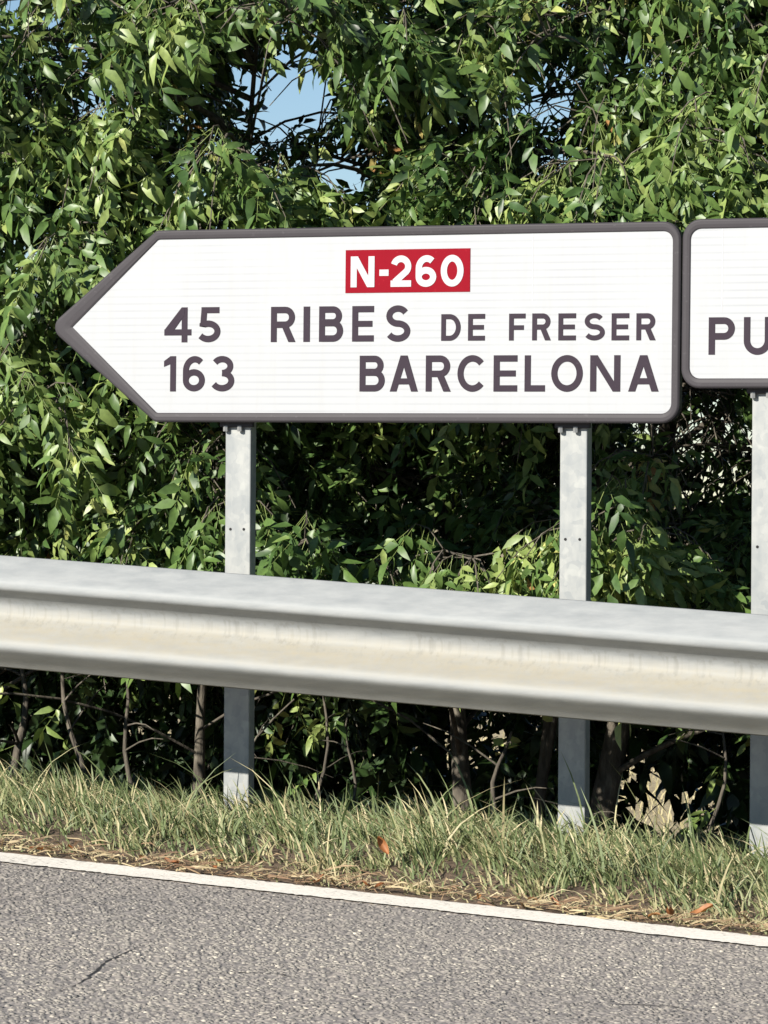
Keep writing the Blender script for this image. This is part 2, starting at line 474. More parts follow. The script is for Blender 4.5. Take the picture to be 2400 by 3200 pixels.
# cracks in the asphalt
def crack(pts, w):
    V = []; F = []
    P = [Vector((p[0], p[1], 0)) for p in pts]
    fine = []
    for a, b in zip(P[:-1], P[1:]):
        for k in range(7):
            t = k / 7
            q = a.lerp(b, t); q += Vector((random.gauss(0, .0025), random.gauss(0, .004), 0)); fine.append(q)
    fine.append(P[-1])
    n = len(fine)
    for i, q in enumerate(fine):
        d = (fine[min(i + 1, n - 1)] - fine[max(i - 1, 0)]).normalized(); s = Vector((-d.y, d.x, 0))
        ww = w * (0.35 + random.random()) * math.sin(math.pi * (i + 0.5) / (n))
        for sg in (-1, 1):
            p = q + s * ww * sg
            V.append((p.x, p.y, gz(p.x) + 0.0012))
    F = [(2 * i, 2 * i + 1, 2 * i + 3, 2 * i + 2) for i in range(n - 1)]
    link('crack', pymesh('crack', V, F), M_CRACK, road)
for pts, w in CRACKS: crack(pts, w)

# ------------------------------------------------------------------ glyphs
def arc(cx, cy, rx, ry, a0, a1, n=14):
    return [(cx + rx * math.cos(R(a0 + (a1 - a0) * i / n)), cy + ry * math.sin(R(a0 + (a1 - a0) * i / n))) for i in range(n + 1)]

def stroke(path, t, closed=False):
    """constant-width strip along a 2D path -> (left points, right points)"""
    P = [np.array(p, float) for p in path]
    Q = [P[0]]
    for p in P[1:]:
        if np.linalg.norm(p - Q[-1]) > 1e-6: Q.append(p)
    if closed and np.linalg.norm(Q[0] - Q[-1]) < 1e-6: Q.pop()
    n = len(Q); L = []; Rr = []
    for i, p in enumerate(Q):
        d0 = p - Q[i - 1] if (i > 0 or closed) else None
        d1 = Q[(i + 1) % n] - p if (i < n - 1 or closed) else None
        if d0 is None: d0 = d1
        if d1 is None: d1 = d0
        d0 = d0 / np.linalg.norm(d0); d1 = d1 / np.linalg.norm(d1)
        n0 = np.array([-d0[1], d0[0]]); n1 = np.array([-d1[1], d1[0]])
        mm = n0 + n1; mm = mm / np.linalg.norm(mm)
        k = min(1 / max(mm @ n0, 0.3), 2.2)
        L.append(p + mm * t / 2 * k); Rr.append(p - mm * t / 2 * k)
    return L, Rr, closed

def glyph(ch, w, h, t):
    """list of pieces: ('poly', pts) or a stroke"""
    e = t / 2
    rect = lambda x0, y0, x1, y1: ('poly', [(x0, y0), (x1, y0), (x1, y1), (x0, y1)])
    stem = rect(0, 0, t, h)
    tb = t * 0.96
    if ch == 'I': return [rect(0, 0, w, h)]
    if ch == '-': return [rect(0.05 * w, 0.36 * h, 0.95 * w, 0.36 * h + t * 0.95)]
    if ch == 'E': return [stem, rect(e, 0, w, tb), rect(e, h - tb, w, h), rect(e, 0.5 * h - 0.45 * t, w * 0.93, 0.5 * h + 0.45 * t)]
    if ch == 'F': return [stem, rect(e, h - tb, w, h), rect(e, 0.5 * h - 0.55 * t, w * 0.9, 0.5 * h + 0.35 * t)]
    if ch == 'L': return [stem, rect(e, 0, w, tb)]
    if ch == 'A':
        q = 1.12 * t
        return [('poly', [(0, 0), (q, 0), (w / 2 + .52 * q, h), (w / 2 - .52 * q, h)]), ('poly', [(w - q, 0), (w, 0), (w / 2 + .52 * q, h), (w / 2 - .52 * q, h)]), rect(w * 0.2, 0.2 * h, w * 0.8, 0.2 * h + .92 * t)]
    if ch == 'N': return [stem, rect(w - t, 0, w, h), ('poly', [(0, h), (w - 1.18 * t, 0), (w, 0), (1.18 * t, h)])]
    def bowl(y0, y1, xr):
        r = (y1 - y0) / 2 - e
        return stroke([(e, y0 + e), (xr - e - r, y0 + e)] + arc(xr - e - r, (y0 + y1) / 2, r, r, -90, 90) + [(e, y1 - e)], t)
    if ch == 'P': return [stem, bowl(0.40 * h, h, w)]
    if ch == 'R':
        return [stem, bowl(0.40 * h, h, w * 0.97), ('poly', [(w - 1.2 * t, 0), (w, 0), (w * 0.55 + .62 * t, .48 * h), (w * 0.55 - .55 * t, .48 * h)])]
    if ch == 'B': return [stem, bowl(0.455 * h, h, w * 0.95), bowl(0, 0.455 * h + t * .9, w)]
    if ch == 'D':
        rxx = min(w - e, h * 0.44)
        return [stem, stroke([(e, e), (w - e - rxx * .8, e)] + arc(w - e - rxx * .8, h / 2, rxx * .8, h / 2 - e, -90, 90, 20) + [(e, h - e)], t)]
    if ch in 'O0': return [stroke(arc(w / 2, h / 2, w / 2 - e, h / 2 - e, 0, 360, 40), t, True)]
    if ch == 'C': return [stroke(arc(w * .52, h / 2, w * .52 - e, h / 2 - e, 42, 318, 36), t)]
    if ch == 'U':
        r = w / 2 - e
        return [stroke([(e, h), (e, w / 2)] + arc(w / 2, w / 2, r, r, 180, 360, 24) + [(w - e, h)], t)]
    if ch == 'S':
        hh = h - t; ru = hh * .25; a = w * .46 - e
        up = arc(w * .5, h - e - ru, a, ru, 28, 270, 22)
        lo = arc(w * .5, e + ru, w / 2 - e, ru, 90, -152, 22)
        return [stroke(up[:-1] + [(w * .5, h / 2)] + lo[1:], t)]
    if ch == '2':
        r = w / 2 - e; cy = h - e - r * .98
        ar = arc(w / 2, cy, r, r * .98, 165, -42, 22)
        return [stroke(ar + [(e * 1.25, e * 1.4)], t), rect(0, 0, w, tb)]
    if ch == '3':
        ru = h * .25 - e * .6; rl = h * .5 - ru - e
        up = arc(w * .45, h - e - ru, w * .5 - e, ru, 150, -90, 22)
        lo = arc(w * .45, e + rl, w * .55 - e, rl, 90, -152, 22)
        return [stroke(up, t), stroke(lo, t)]
    if ch == '4':
        return [rect(w * .64, 0, w * .64 + t, h), rect(0, .2 * h, w, .2 * h + t * .95), ('poly', [(0, .2 * h + .5 * t), (0.02 * w, .2 * h + .95 * t), (w * .64, h), (w * .64 + t * .5, h), (w * .64 + t * .5, h - t * 1.2), (w * .3, .2 * h + .5 * t)])]
    if ch == '5':
        r = h * .31
        return [rect(w * .14, h - tb, w * .95, h), stroke([(w * .14 + e, h - e), (w * .09 + e, h * .47)], t),
                stroke([(w * .06 + e, h * .45)] + arc(w * .45, r, w * .55 - e, r - e, 128, -145, 24), t)]
    if ch == '6':
        r = h * .315
        return [stroke(arc(w / 2, r, w / 2 - e, r - e, 0, 360, 32), t, True), stroke([(e, r)] + arc(w * .54, h * .58, w * .54 - e, h * .42 - e, 180, 48, 18), t)]
    if ch == '1': return [rect(w - t, 0, w, h), ('poly', [(0, h * .70), (0.0, h * .86), (w - t * .95, h), (w - t * .5, h), (w - t * .5, h * .80), (w - t * .9, h * .78)])]
    raise ValueError(ch)

def glyph_obj(name, ch, x0, z0, x1, z1, t, mat, parent, y=0.0):
    w, h = x1 - x0, z1 - z0
    V = []; F = []
    for k, pc in enumerate(glyph(ch, w, h, t)):
        yf = y - 0.0012 - 0.00025 * k
        b = len(V)
        if pc[0] is 'poly' or (isinstance(pc[0], str) and pc[0] == 'poly'):
            pts = pc[1]; n = len(pts)
            V += [(p[0] + x0, yf, p[1] + z0) for p in pts] + [(p[0] + x0, y - 0.0001, p[1] + z0) for p in pts]
            F.append(tuple(range(b, b + n)))
            F += [(b + i, b + (i + 1) % n, b + n + (i + 1) % n, b + n + i) for i in range(n)]
        else:
            L, Rr, cl = pc; n = len(L)
            for arr, yy in ((L, yf), (Rr, yf), (L, y - 0.0001), (Rr, y - 0.0001)):
                V += [(p[0] + x0, yy, p[1] + z0) for p in arr]
            for i in range(n if cl else n - 1):
                j = (i + 1) % n
                F.append((b + n + i, b + n + j, b + j, b + i))
                F.append((b + i, b + j, b + 2 * n + j, b + 2 * n + i))
                F.append((b + n + j, b + n + i, b + 3 * n + i, b + 3 * n + j))
            if not cl:
                F.append((b, b + n, b + 3 * n, b + 2 * n)); F.append((b + n - 1, b + 2 * n - 1, b + 4 * n - 1, b + 3 * n - 1))
    me = pymesh(name, V, F)
    bm = bmesh.new(); bm.from_mesh(me); bmesh.ops.recalc_face_normals(bm, faces=bm.faces); bm.to_mesh(me); bm.free()
    return link(name, me, mat, parent)

# ------------------------------------------------------------------ sign boards
def rounded(pts, rad, n=8):
    """closed polygon (counter-clockwise) with every corner rounded by its own radius"""
    out = []; k = len(pts)
    for i in range(k):
        p = Vector(pts[i]); a = (Vector(pts[i - 1]) - p).normalized(); b = (Vector(pts[(i + 1) % k]) - p).normalized()
        half = a.angle(b) / 2; r = rad[i]; L = r / math.tan(half)
        c = p + (a + b).normalized() * (r / math.sin(half))
        s = p + a * L; e = p + b * L
        v0 = s - c; v1 = e - c; tot = v0.angle_signed(v1) if r > 1e-6 else 0
        for j in range(n + 1):
            q = v0.copy(); q.rotate(Matrix.Rotation(-tot * j / n, 2)); out.append(tuple(c + q))
    return out

def inset(pts, d):
    k = len(pts); out = []
    for i in range(k):
        p = Vector(pts[i]); a = (p - Vector(pts[i - 1])).normalized(); b = (Vector(pts[(i + 1) % k]) - p).normalized()
        na = Vector((-a.y, a.x)); nb = Vector((-b.y, b.x)); mm = (na + nb).normalized()
        out.append(tuple(p + mm * (d / max(mm.dot(na), .2))))
    return out

def board(root, outer, rout, inner, rin, mid_extra=0.0):
    """rim with a raised rolled edge, recessed sheet, back plate; local plane y = 0 is the sheet face"""
    O = rounded(outer, rout); I = rounded(inner, rin)
    Os = rounded(inset(outer, 0.0035), [max(r - .0035, .002) for r in rout])
    lerp = lambda t: [(a[0] + (b[0] - a[0]) * t, a[1] + (b[1] - a[1]) * t) for a, b in zip(I, Os)]
    loops = [(I, 0.0005), (I, -0.0018), (lerp(.12), -0.0036), (lerp(.5), -0.0046), (lerp(.88), -0.0046), (Os, -0.0036), (O, 0.000), (O, 0.022), (Os, 0.026)]
    n = len(O); V = []; F = []
    for lp, y in loops: V += [(p[0], y, p[1]) for p in lp]
    for k in range(len(loops) - 1):
        for i in range(n):
            j = (i + 1) % n
            F.append((k * n + i, k * n + j, (k + 1) * n + j, (k + 1) * n + i))
    fr = pymesh('frame', V, F)
    bm = bmesh.new(); bm.from_mesh(fr); bmesh.ops.recalc_face_normals(bm, faces=bm.faces); bm.to_mesh(fr); bm.free()
    f = link('frame', fr, M_FRAME, root)
    V = [(p[0], 0, p[1]) for p in I] + [(p[0], 0.006, p[1]) for p in I]
    F = [tuple(range(n)), tuple(range(2 * n - 1, n - 1, -1))]
    pn = link('panel', pymesh('panel', V, F), M_SHEET, root)
    bk = rounded(inset(outer, 0.006), [max(r - .006, .002) for r in rout])
    V = [(p[0], 0.0245, p[1]) for p in bk] + [(p[0], 0.0262, p[1]) for p in bk]
    F = [tuple(range(n)), tuple(range(2 * n - 1, n - 1, -1))] + [(i, (i + 1) % n, n + (i + 1) % n, n + i) for i in range(n)]
    link('back_plate', pymesh('back_plate', V, F), M_BACK, root)
    return pn

TAU = 0.00385
SX, SY, SZ = -0.97775, 0.49993, 1.22783       # inner lower left corner of the arrow board

def sign_post(root, x0, x1, ztop, holes_z):
    """galvanised box post in world-aligned metres, parented to the sign"""
    zb = float(gz((x0 + x1) / 2)) - 0.25
    inv = root.matrix_basis.inverted()
    p = link('post', box_mesh('post', x0, x1, SY + .040, SY + .040 + .040, zb, ztop, 0.0035, 2), M_GALV, root)
    p.matrix_parent_inverse = inv
    for hx in (x0 + .018, x1 - .020):
        bm = bmesh.new()
        bmesh.ops.create_circle(bm, cap_ends=True, radius=0.0042, segments=12, matrix=Matrix.Translation((hx, SY + .0394, holes_z)) @ Matrix.Rotation(R(90), 4, 'X'))
        me = bpy.data.meshes.new('bolt_hole'); bm.to_mesh(me); bm.free()
        h = link('bolt_hole', me, M_HOLE, p)
    # clamp under the board with two bolts
    return p

def clamp(root, xl, xr, zl):
    """bracket between board and post; local sign coordinates"""
    c = link('clamp', box_mesh('clamp', xl - .012, xr + .012, .0264, .0398, zl - 0.006, zl + .034, .002, 1), M_FRAME, root)
    for bx in (xl + .006, xr - .030):
        bm = bmesh.new()
        bmesh.ops.create_cone(bm, cap_ends=True, radius1=.0075, radius2=.0075, depth=.016, segments=6, matrix=Matrix.Translation((bx, .030, zl - .010)))
        me = bpy.data.meshes.new('bolt'); bm.to_mesh(me); bm.free()
        link('bolt', me, M_BOLT, c)

s1 = empty('direction_sign', (SX, SY, SZ), (0, TAU, 0))
bpy.context.view_layer.update()
tag(s1, 'white arrow-shaped road sign pointing left with red number plate and dark lettering on two posts', 'road sign')
p1 = board(s1, [(-.352, .2475), (-.006, -.0262), (1.5785, -.0262), (1.5785, .5225), (-.006, .5225)], [.034, .022, .052, .052, .022],
           [(-.2747, .2475), (0, 0), (1.5555, 0), (1.5555, .4965), (0, .4965)], [.0015, .014, .028, .028, .014])
T = .0182
LINES = [('4', .0214, .2015, .1071, .3015), ('5', .1287, .2015, .1985, .3015), ('1', .0215, .0612, .0594, .1622), ('6', .0818, .0612, .1511, .1622), ('3', .1741, .0612, .2436, .1622),
 ('R', .3568, .2008, .4334, .3005), ('I', .4578, .2008, .4778, .3005), ('B', .506, .2008, .5797, .3005), ('E', .6077, .2008, .6738, .3005), ('S', .7086, .1995, .7847, .3015),
 ('D', .8779, .2016, .9361, .2756), ('E', .9584, .2016, 1.0087, .2756), ('F', 1.0803, .2012, 1.1288, .2755), ('R', 1.1487, .2012, 1.2038, .2755), ('E', 1.2257, .2008, 1.2771, .275), ('S', 1.3002, .2, 1.3614, .2752), ('E', 1.381, .2, 1.4319, .274), ('R', 1.4527, .1998, 1.5086, .2735),
 ('B', .6319, .0608, .7085, .1612), ('A', .7242, .0605, .8093, .1612), ('R', .8327, .0604, .9082, .161), ('C', .928, .0596, 1.014, .1615), ('E', 1.0358, .0603, 1.1061, .1606), ('L', 1.1277, .0603, 1.188, .1602), ('O', 1.2062, .0594, 1.2986, .1606), ('N', 1.32, .0602, 1.4077, .1596), ('A', 1.4308, .0601, 1.5185, .1592)]
for ch, x0, z0, x1, z1 in LINES:
    small = (z1 - z0) < .09
    nm = 'digit' if ch.isdigit() else 'letter'
    glyph_obj(nm, ch, x0, z0, x1, z1, .0140 if small else T, M_LETTER, p1)
plate = link('number_plate', box_mesh('number_plate', .586, .963, -.0016, -.0001, .3372, .4578), M_RED, s1)
plate['label'] = 'red plate with white road number'
for ch, x0, z0, x1, z1 in [('N', .6025, .353, .6751, .4395), ('-', .6885, .353, .7195, .4395), ('2', .7245, .353, .7866, .4405), ('6', .8002, .352, .8621, .4402), ('0', .8756, .352, .944, .4402)]:
    glyph_obj('digit' if ch.isdigit() else ('hyphen' if ch == '-' else 'letter'), ch, x0, z0, x1, z1, .0185, M_WLET, plate, y=-.0017)
# vertical seam of the sheeting
link('sheet_seam', box_mesh('sheet_seam', 1.1470, 1.1495, -.0004, .0003, .30, .496), M_WLET, p1)
sign_post(s1, -.7795, -.6995, 1.73, .896)
sign_post(s1, .2405, .3205, 1.73, .877)
clamp(s1, .1983, .2783, -.034)
clamp(s1, 1.2183, 1.2983, -.034)

s2 = empty('direction_sign', (SX, SY, SZ), (0, TAU, 0))
bpy.context.view_layer.update()
tag(s2, 'white rounded rectangular road sign cropped by the right edge, lettering starting PU', 'road sign')
p2 = board(s2, [(1.5835, .0690), (3.05, .0690), (3.05, .5275), (1.5835, .5275)], [.052] * 4, [(1.6065, .0955), (3.027, .0955), (3.027, .5015), (1.6065, .5015)], [.03] * 4)
glyph_obj('letter', 'P', 1.6602, .1597, 1.7342, .2608, T, M_LETTER, p2)
glyph_obj('letter', 'U', 1.7599, .1587, 1.8371, .2608, T, M_LETTER, p2)
link('sheet_seam', box_mesh('sheet_seam', 1.6960, 1.6985, -.0004, .0003, .275, .5), M_WLET, p2)
sign_post(s2, .7943, .8743, 1.735, .862)
sign_post(s2, 1.70, 1.78, 1.735, .83)
clamp(s2, 1.7721, 1.8521, .061)
clamp(s2, 2.6778, 2.7578, .061)

# ------------------------------------------------------------------ guard rail
def smooth_profile(pts, n=5):
    P = [pts[0]] + list(pts) + [pts[-1]]; out = []
    for i in range(1, len(P) - 2):
        p0, p1_, p2_, p3 = [np.array(q, float) for q in P[i - 1:i + 3]]
        for k in range(n):
            t = k / n
            out.append(.5 * ((2 * p1_) + (-p0 + p2_) * t + (2 * p0 - 5 * p1_ + 4 * p2_ - p3) * t * t + (-p0 + 3 * p1_ - 3 * p2_ + p3) * t ** 3))
    out.append(np.array(pts[-1], float))
    return out

PROF = smooth_profile([(-.004, 0), (-.022, -.012), (-.050, -.036), (-.076, -.060), (-.083, -.074), (-.079, -.090), (-.055, -.102), (-.028, -.118), (-.014, -.134), (-.011, -.152), (-.017, -.170), (-.046, -.198), (-.075, -.224), (-.083, -.240), (-.079, -.256), (-.054, -.274), (-.024, -.294), (-.004, -.310)], 4)
gr = empty('guardrail', (0, -.010, .753))
tag(gr, 'long galvanised corrugated guardrail running across the front of the sign posts', 'guardrail')
xs = np.concatenate([[-14], np.arange(-4, 5.01, 0.25), [14]])
pf = np.array(PROF); n = len(pf)
# outer skin, then the same pushed 3 mm back
nrm = np.gradient(pf, axis=0); nrm = np.stack([-nrm[:, 1], nrm[:, 0]], 1); nrm /= np.linalg.norm(nrm, axis=1)[:, None]
if nrm[n // 4][0] < 0 and False: pass
back = pf + nrm * .003 * (1 if (pf[8] + nrm[8] * .01)[0] > pf[8][0] else -1)
ring = np.concatenate([pf, back[::-1]]); nr = len(ring)
V = []; dep = []
for x in xs:
    for q in ring:
        V.append((x, q[0], float(gz(x)) + q[1])); dep.append(-q[1] / .31)
F = []
for a in range(len(xs) - 1):
    for i in range(nr):
        j = (i + 1) % nr
        F.append((a * nr + i, a * nr + j, (a + 1) * nr + j, (a + 1) * nr + i))
me = pymesh('beam', V, F)
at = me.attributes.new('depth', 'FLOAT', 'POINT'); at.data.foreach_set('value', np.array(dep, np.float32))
bm = bmesh.new(); bm.from_mesh(me); bmesh.ops.recalc_face_normals(bm, faces=bm.faces); bm.to_mesh(me); bm.free()
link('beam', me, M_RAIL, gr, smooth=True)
for px in (-6.3, -2.3, 1.7, 5.7):
    zt = float(gz(px))
    link('post', box_mesh('post', px - .06, px + .06, .10, .155, zt - 1.0, zt - .02, .006, 2), M_GALV, gr)
    link('spacer', box_mesh('spacer', px - .05, px + .05, .002, .098, zt - .215, zt - .095, .004, 1), M_GALV, gr)
    bm = bmesh.new()
    bmesh.ops.create_uvsphere(bm, u_segments=10, v_segments=6, radius=.016)
    for v in bm.verts: v.co = Vector((v.co.x + px, v.co.y * .5 - .006, v.co.z + zt - .151))
    me = bpy.data.meshes.new('bolt'); bm.to_mesh(me); bm.free()
    link('bolt', me, M_BOLT, gr, smooth=True)

# ------------------------------------------------------------------ leaves
def leaflet(L, W, fold, droop, curl):
    """pointed leaflet along +X, upper face +Z: 6 triangles"""
    zc = lambda u: -droop * (u * L) * u
    u1, w1, u2, w2 = .32, .94, .68, .70
    V = [(0, 0, 0), (u1 * L, W / 2 * w1, zc(u1) + fold * W * w1 + curl * W * .2), (u1 * L, 0, zc(u1)), (u1 * L, -W / 2 * w1, zc(u1) + fold * W * w1 - curl * W * .2),
         (u2 * L, W / 2 * w2, zc(u2) + fold * W * w2 * .6 + curl * W * .2), (u2 * L, -W / 2 * w2, zc(u2) + fold * W * w2 * .6 - curl * W * .2), (L, 0, zc(1.02))]
    F = [(0, 2, 1), (0, 3, 2), (1, 2, 4), (2, 3, 5), (2, 5, 4), (4, 5, 6)]
    return np.array(V), np.array(F)

def rotm(ax, a):
    return np.array(Matrix.Rotation(a, 3, ax))

def compound_leaf(seed):
    """pinnate leaf: rachis along +X sagging, three pairs of leaflets and an end leaflet"""
    r = np.random.default_rng(seed)
    V = []; F = []; tt = []; n = 0
    L = 0.20 * r.uniform(.9, 1.15)
    npair = 3
    sag = r.uniform(.1, .5)
    pos = lambda u: np.array([u * L, 0, -sag * L * u * u])
    # rachis: thin three-sided prism
    pr, fr = tube_arrays([pos(0), pos(.95)], [.0015, .0008], 3)
    tri = np.concatenate([fr[:, [0, 1, 2]], fr[:, [0, 2, 3]]])
    V.append(pr); F.append(tri); tt.append(np.full(len(tri), .72)); n = len(pr)
    spots = [(1.0 * .93, 0)]
    for k in range(npair):
        u = .34 + .24 * k
        spots += [(u + r.uniform(-.02, .02), 1), (u + r.uniform(-.02, .02), -1)]
    for u, sgn in spots:
        ll = r.uniform(.072, .098) * (1.08 if sgn == 0 else (.82 + .2 * u)); ww = ll * r.uniform(.30, .48)
        v, f = leaflet(ll, ww, r.uniform(.05, .40), r.uniform(-.05, .6), r.uniform(-1.4, 1.4))
        M = rotm('X', r.normal(0, .55))
        yaw = sgn * R(r.uniform(42, 68)); pitch = R(r.uniform(-15, 60)) if sgn else R(r.uniform(-10, 50))
        M = rotm('Z', yaw) @ rotm('Y', pitch) @ M
        v = v @ M.T + pos(u)
        V.append(v); F.append(f + n); tt.append(np.full(len(f), np.clip(r.normal(0, .06), -.15, .15))); n += len(v)
    return np.concatenate(V), np.concatenate(F), np.concatenate(tt)

NT = 10
LEAF = [compound_leaf(100 + i) for i in range(NT)]

def leaf_mesh(k, tint):
    v, f, t = LEAF[k]
    tt = np.where(t > .5, t, np.clip(tint + t, 0, 1))
    return fastmesh('leaf', v, [f], tt)
TINTS = [.15, .3, .45, .6, .72, .86]
LEAF_ME = {}
def get_leaf_mesh(k, tint):
    q = int(np.argmin([abs(tint - a) for a in TINTS]))
    if (k, q) not in LEAF_ME:
        LEAF_ME[(k, q)] = leaf_mesh(k, TINTS[q]); LEAF_ME[(k, q)].materials.append(M_LEAF)
    return LEAF_ME[(k, q)]

def unit(v): return v / (np.linalg.norm(v) + 1e-9)

# open windows between the crowns where the sky shows: (centre, radius), stretched through the hedge's depth
VOIDS = [((-1.30, 2.2, 2.33), .17), ((-1.17, 2.2, 2.10), .12), ((-1.52, 2.2, 2.40), .09), ((-.47, 2.2, 2.30), .15), ((-.44, 2.2, 2.10), .11), ((-2.0, 2.2, 2.33), .11), ((-2.12, 2.2, 2.52), .08), ((-.20, 2.2, 2.40), .08),
         ((-.52, 2.2, 1.74), .09), ((-1.5, 2.2, 1.78), .07), ((-.98, 2.2, 2.55), .08)]
VA = unit(np.array([-.40, .917, 0.08]))
def in_void(p):
    for c, r in VOIDS:
        d = p - np.array(c); d = d - VA * (d @ VA)
        if d @ d < r * r * .68: return True
    return False
# see-through to the field low on the right
VG = unit(np.array([-4.55, 13.0, -1.0]))
def low_gap(p):
    d = p - np.array([-.355, 3.0, -0.05]); d = d - VG * (d @ VG)
    return abs(d[0]) < .15 and d[2] < .22 + .05 * math.sin(p[0] * 40)

def gz0(x): return -float(gz(x))
def canopy_floor(y, zlow):
    return zlow + max(0.0, min(1.0, (2.0 - y) / .6)) * max(0.0, .60 - zlow)

def bez(p0, p1, p2, n):
    t = np.linspace(0, 1, n)[:, None]
    return (1 - t) ** 2 * p0 + 2 * t * (1 - t) * p1 + t * t * p2

def make_tree(name, x, y, lean, hgt, rad, zlow, n_limb, n_shoot, label, group, n_obj=300, trunk_r=.05, droop=.75, zmax=4.4, tint0=.5, twin=0, only_front=False, seed=0, boughs=()):
    r = np.random.default_rng(1000 + seed)
    z0 = float(gz(x) + verge_h(x, y))
    root = empty(name, (x, y, z0))
    tag(root, label, 'tree', group)
    base = np.array([x, y, z0])
    wood = Acc()
    # trunk
    k = 9; u = np.linspace(0, 1, k)
    tp = np.stack([lean[0] * u ** 1.1 + .05 * np.sin(u * 5 + seed), lean[1] * u + .04 * np.sin(u * 4 + 2 * seed), u * hgt - .12], 1)
    V, F = tube_arrays(tp, trunk_r * (1.15 - .85 * u) + .012 * np.exp(-u * 25), 9); trunk = Acc(); trunk.add(V, F)
    for q in range(twin):
        a = r.uniform(-.12, .12); b = r.uniform(.05, .12)
        t2 = np.stack([b + a * 0 + r.uniform(.25, .5) * u ** 1.2, .1 + .15 * u, u * hgt * .8 - .12], 1)
        V, F = tube_arrays(t2, trunk_r * .62 * (1.1 - .9 * u), 7); trunk.add(V, F)
    leaves = []      # (pos, R3x3, tmpl, tint, scale)
    for li in range(n_limb):
        f = (li + r.uniform(.2, .8)) / n_limb
        zs = zlow * .8 + f * (min(hgt, zmax) - zlow * .8) * .97
        uu = np.clip((zs + .12) / hgt, .03, 1)
        p0 = np.array([np.interp(uu, u, tp[:, 0]), np.interp(uu, u, tp[:, 1]), zs])
        az = li * 2.399 + r.uniform(-.5, .5) + seed
        out = np.array([math.cos(az), math.sin(az), 0.])
        if out[1] > .35 and only_front: out[1] *= -.6
        out = unit(out)
        ln = rad * r.uniform(.65, 1.1) * (1.0 if f < .8 else .7)
        p1 = p0 + out * ln * .5 + np.array([0, 0, ln * r.uniform(.25, .5)])
        p2 = p0 + out * ln + np.array([0, 0, ln * r.uniform(-.1, .4)])
        lb = bez(p0, p1, p2, 7)
        V, F = tube_arrays(lb, np.linspace(trunk_r * .33, .004, 7), 5); wood.add(V, F)
        for s in range(n_shoot):
            t = r.uniform(.22, 1.0) ** .8
            q0 = np.array([np.interp(t, np.linspace(0, 1, 7), lb[:, c]) for c in range(3)])
            dr = unit(out * .55 + r.normal(0, .75, 3) + np.array([0, -.15, .25]))
            sl = r.uniform(.16, .36)
            q1 = q0 + dr * sl * .6 + np.array([0, 0, .05]); q2 = q0 + dr * sl - np.array([0, 0, sl * r.uniform(.15, .7)])
            mid = base + q1
            wz = base[2] + q2[2]
            fl = canopy_floor(base[1] + q2[1], zlow) - gz0(base[0] + q2[0])
            if wz < fl * r.uniform(.85, 1.25) or q2[2] < .05: continue
            if in_void(base + q2) or low_gap(base + q2): 
                if r.random() < .93: continue
            sb = bez(q0, q1, q2, 4)
            V, F = tube_arrays(sb, [.0034, .003, .0024, .0016], 3); wood.add(V, F, .5)
            wp = base + q2
            cl = math.sin(wp[0] * 7.3 + 2 * math.sin(wp[2] * 5.1)) * math.sin(wp[2] * 8.1 + 1.7 * math.sin(wp[0] * 4.3)) + .6 * math.sin(wp[1] * 6 + wp[0] * 3)
            if r.random() < .31 - .70 * cl: continue
            clump = tint0 + r.normal(0, .16) + .05 * cl
            nl = r.integers(5, 9)
            for j in range(nl):
                tt = .25 + .75 * (j + .5) / nl if j < nl - 1 else 1.0
                pp = np.array([np.interp(tt, np.linspace(0, 1, 4), sb[:, c]) for c in range(3)])
                ax = unit(sb[min(3, int(tt * 3) + 0)] - sb[max(0, int(tt * 3) - 1)] + 1e-6)
                side = unit(np.cross(ax, np.array([0, 0, 1.]))) * (1 if j % 2 else -1)
                d = unit(ax * (.55 if j < nl - 1 else 1.2) + side * (.8 if j < nl - 1 else .1) + r.normal(0, .45, 3) + np.array([0, -.12, -droop * r.uniform(.0, 1.2)]))
                upv = np.array([r.normal(0, .55), -.45 + r.normal(0, .5), 1.0 + r.normal(0, .3)])
                Z = unit(upv - d * (upv @ d)); Y = np.cross(Z, d)
                M = np.stack([d, Y, Z], 1)
                ct = base + pp + d * .1
                if in_void(ct) or low_gap(ct): 
                    if r.random() < .9: continue
                leaves.append((pp, M, r.integers(0, NT), float(np.clip(clump + r.normal(0, .09) + (.22 if r.random() < .05 else 0), .02, .97)), r.uniform(.42, .86)))
    # long sunlit boughs that reach out of the crown towards the road and hang in sprays
    for (bx, by, bz) in boughs:
        tip = np.array([bx, by, bz]) - base
        if in_void(np.array([bx, by, bz])): continue
        uu = np.clip((tip[2] + .1) / hgt, .05, .95)
        p0 = np.array([np.interp(uu, u, tp[:, 0]), np.interp(uu, u, tp[:, 1]), max(tip[2] - .05, .2)])
        lb = bez(p0, (p0 + tip) / 2 + np.array([0, 0, .22 if bz > 1.3 else -.02]), tip + np.array([0, 0, .06]), 7)
        V, F = tube_arrays(lb, np.linspace(.011, .004, 7), 5); wood.add(V, F)
        ti0 = r.normal(.55, .08)  # brighter than the crown: sunlight painted into the bough leaves
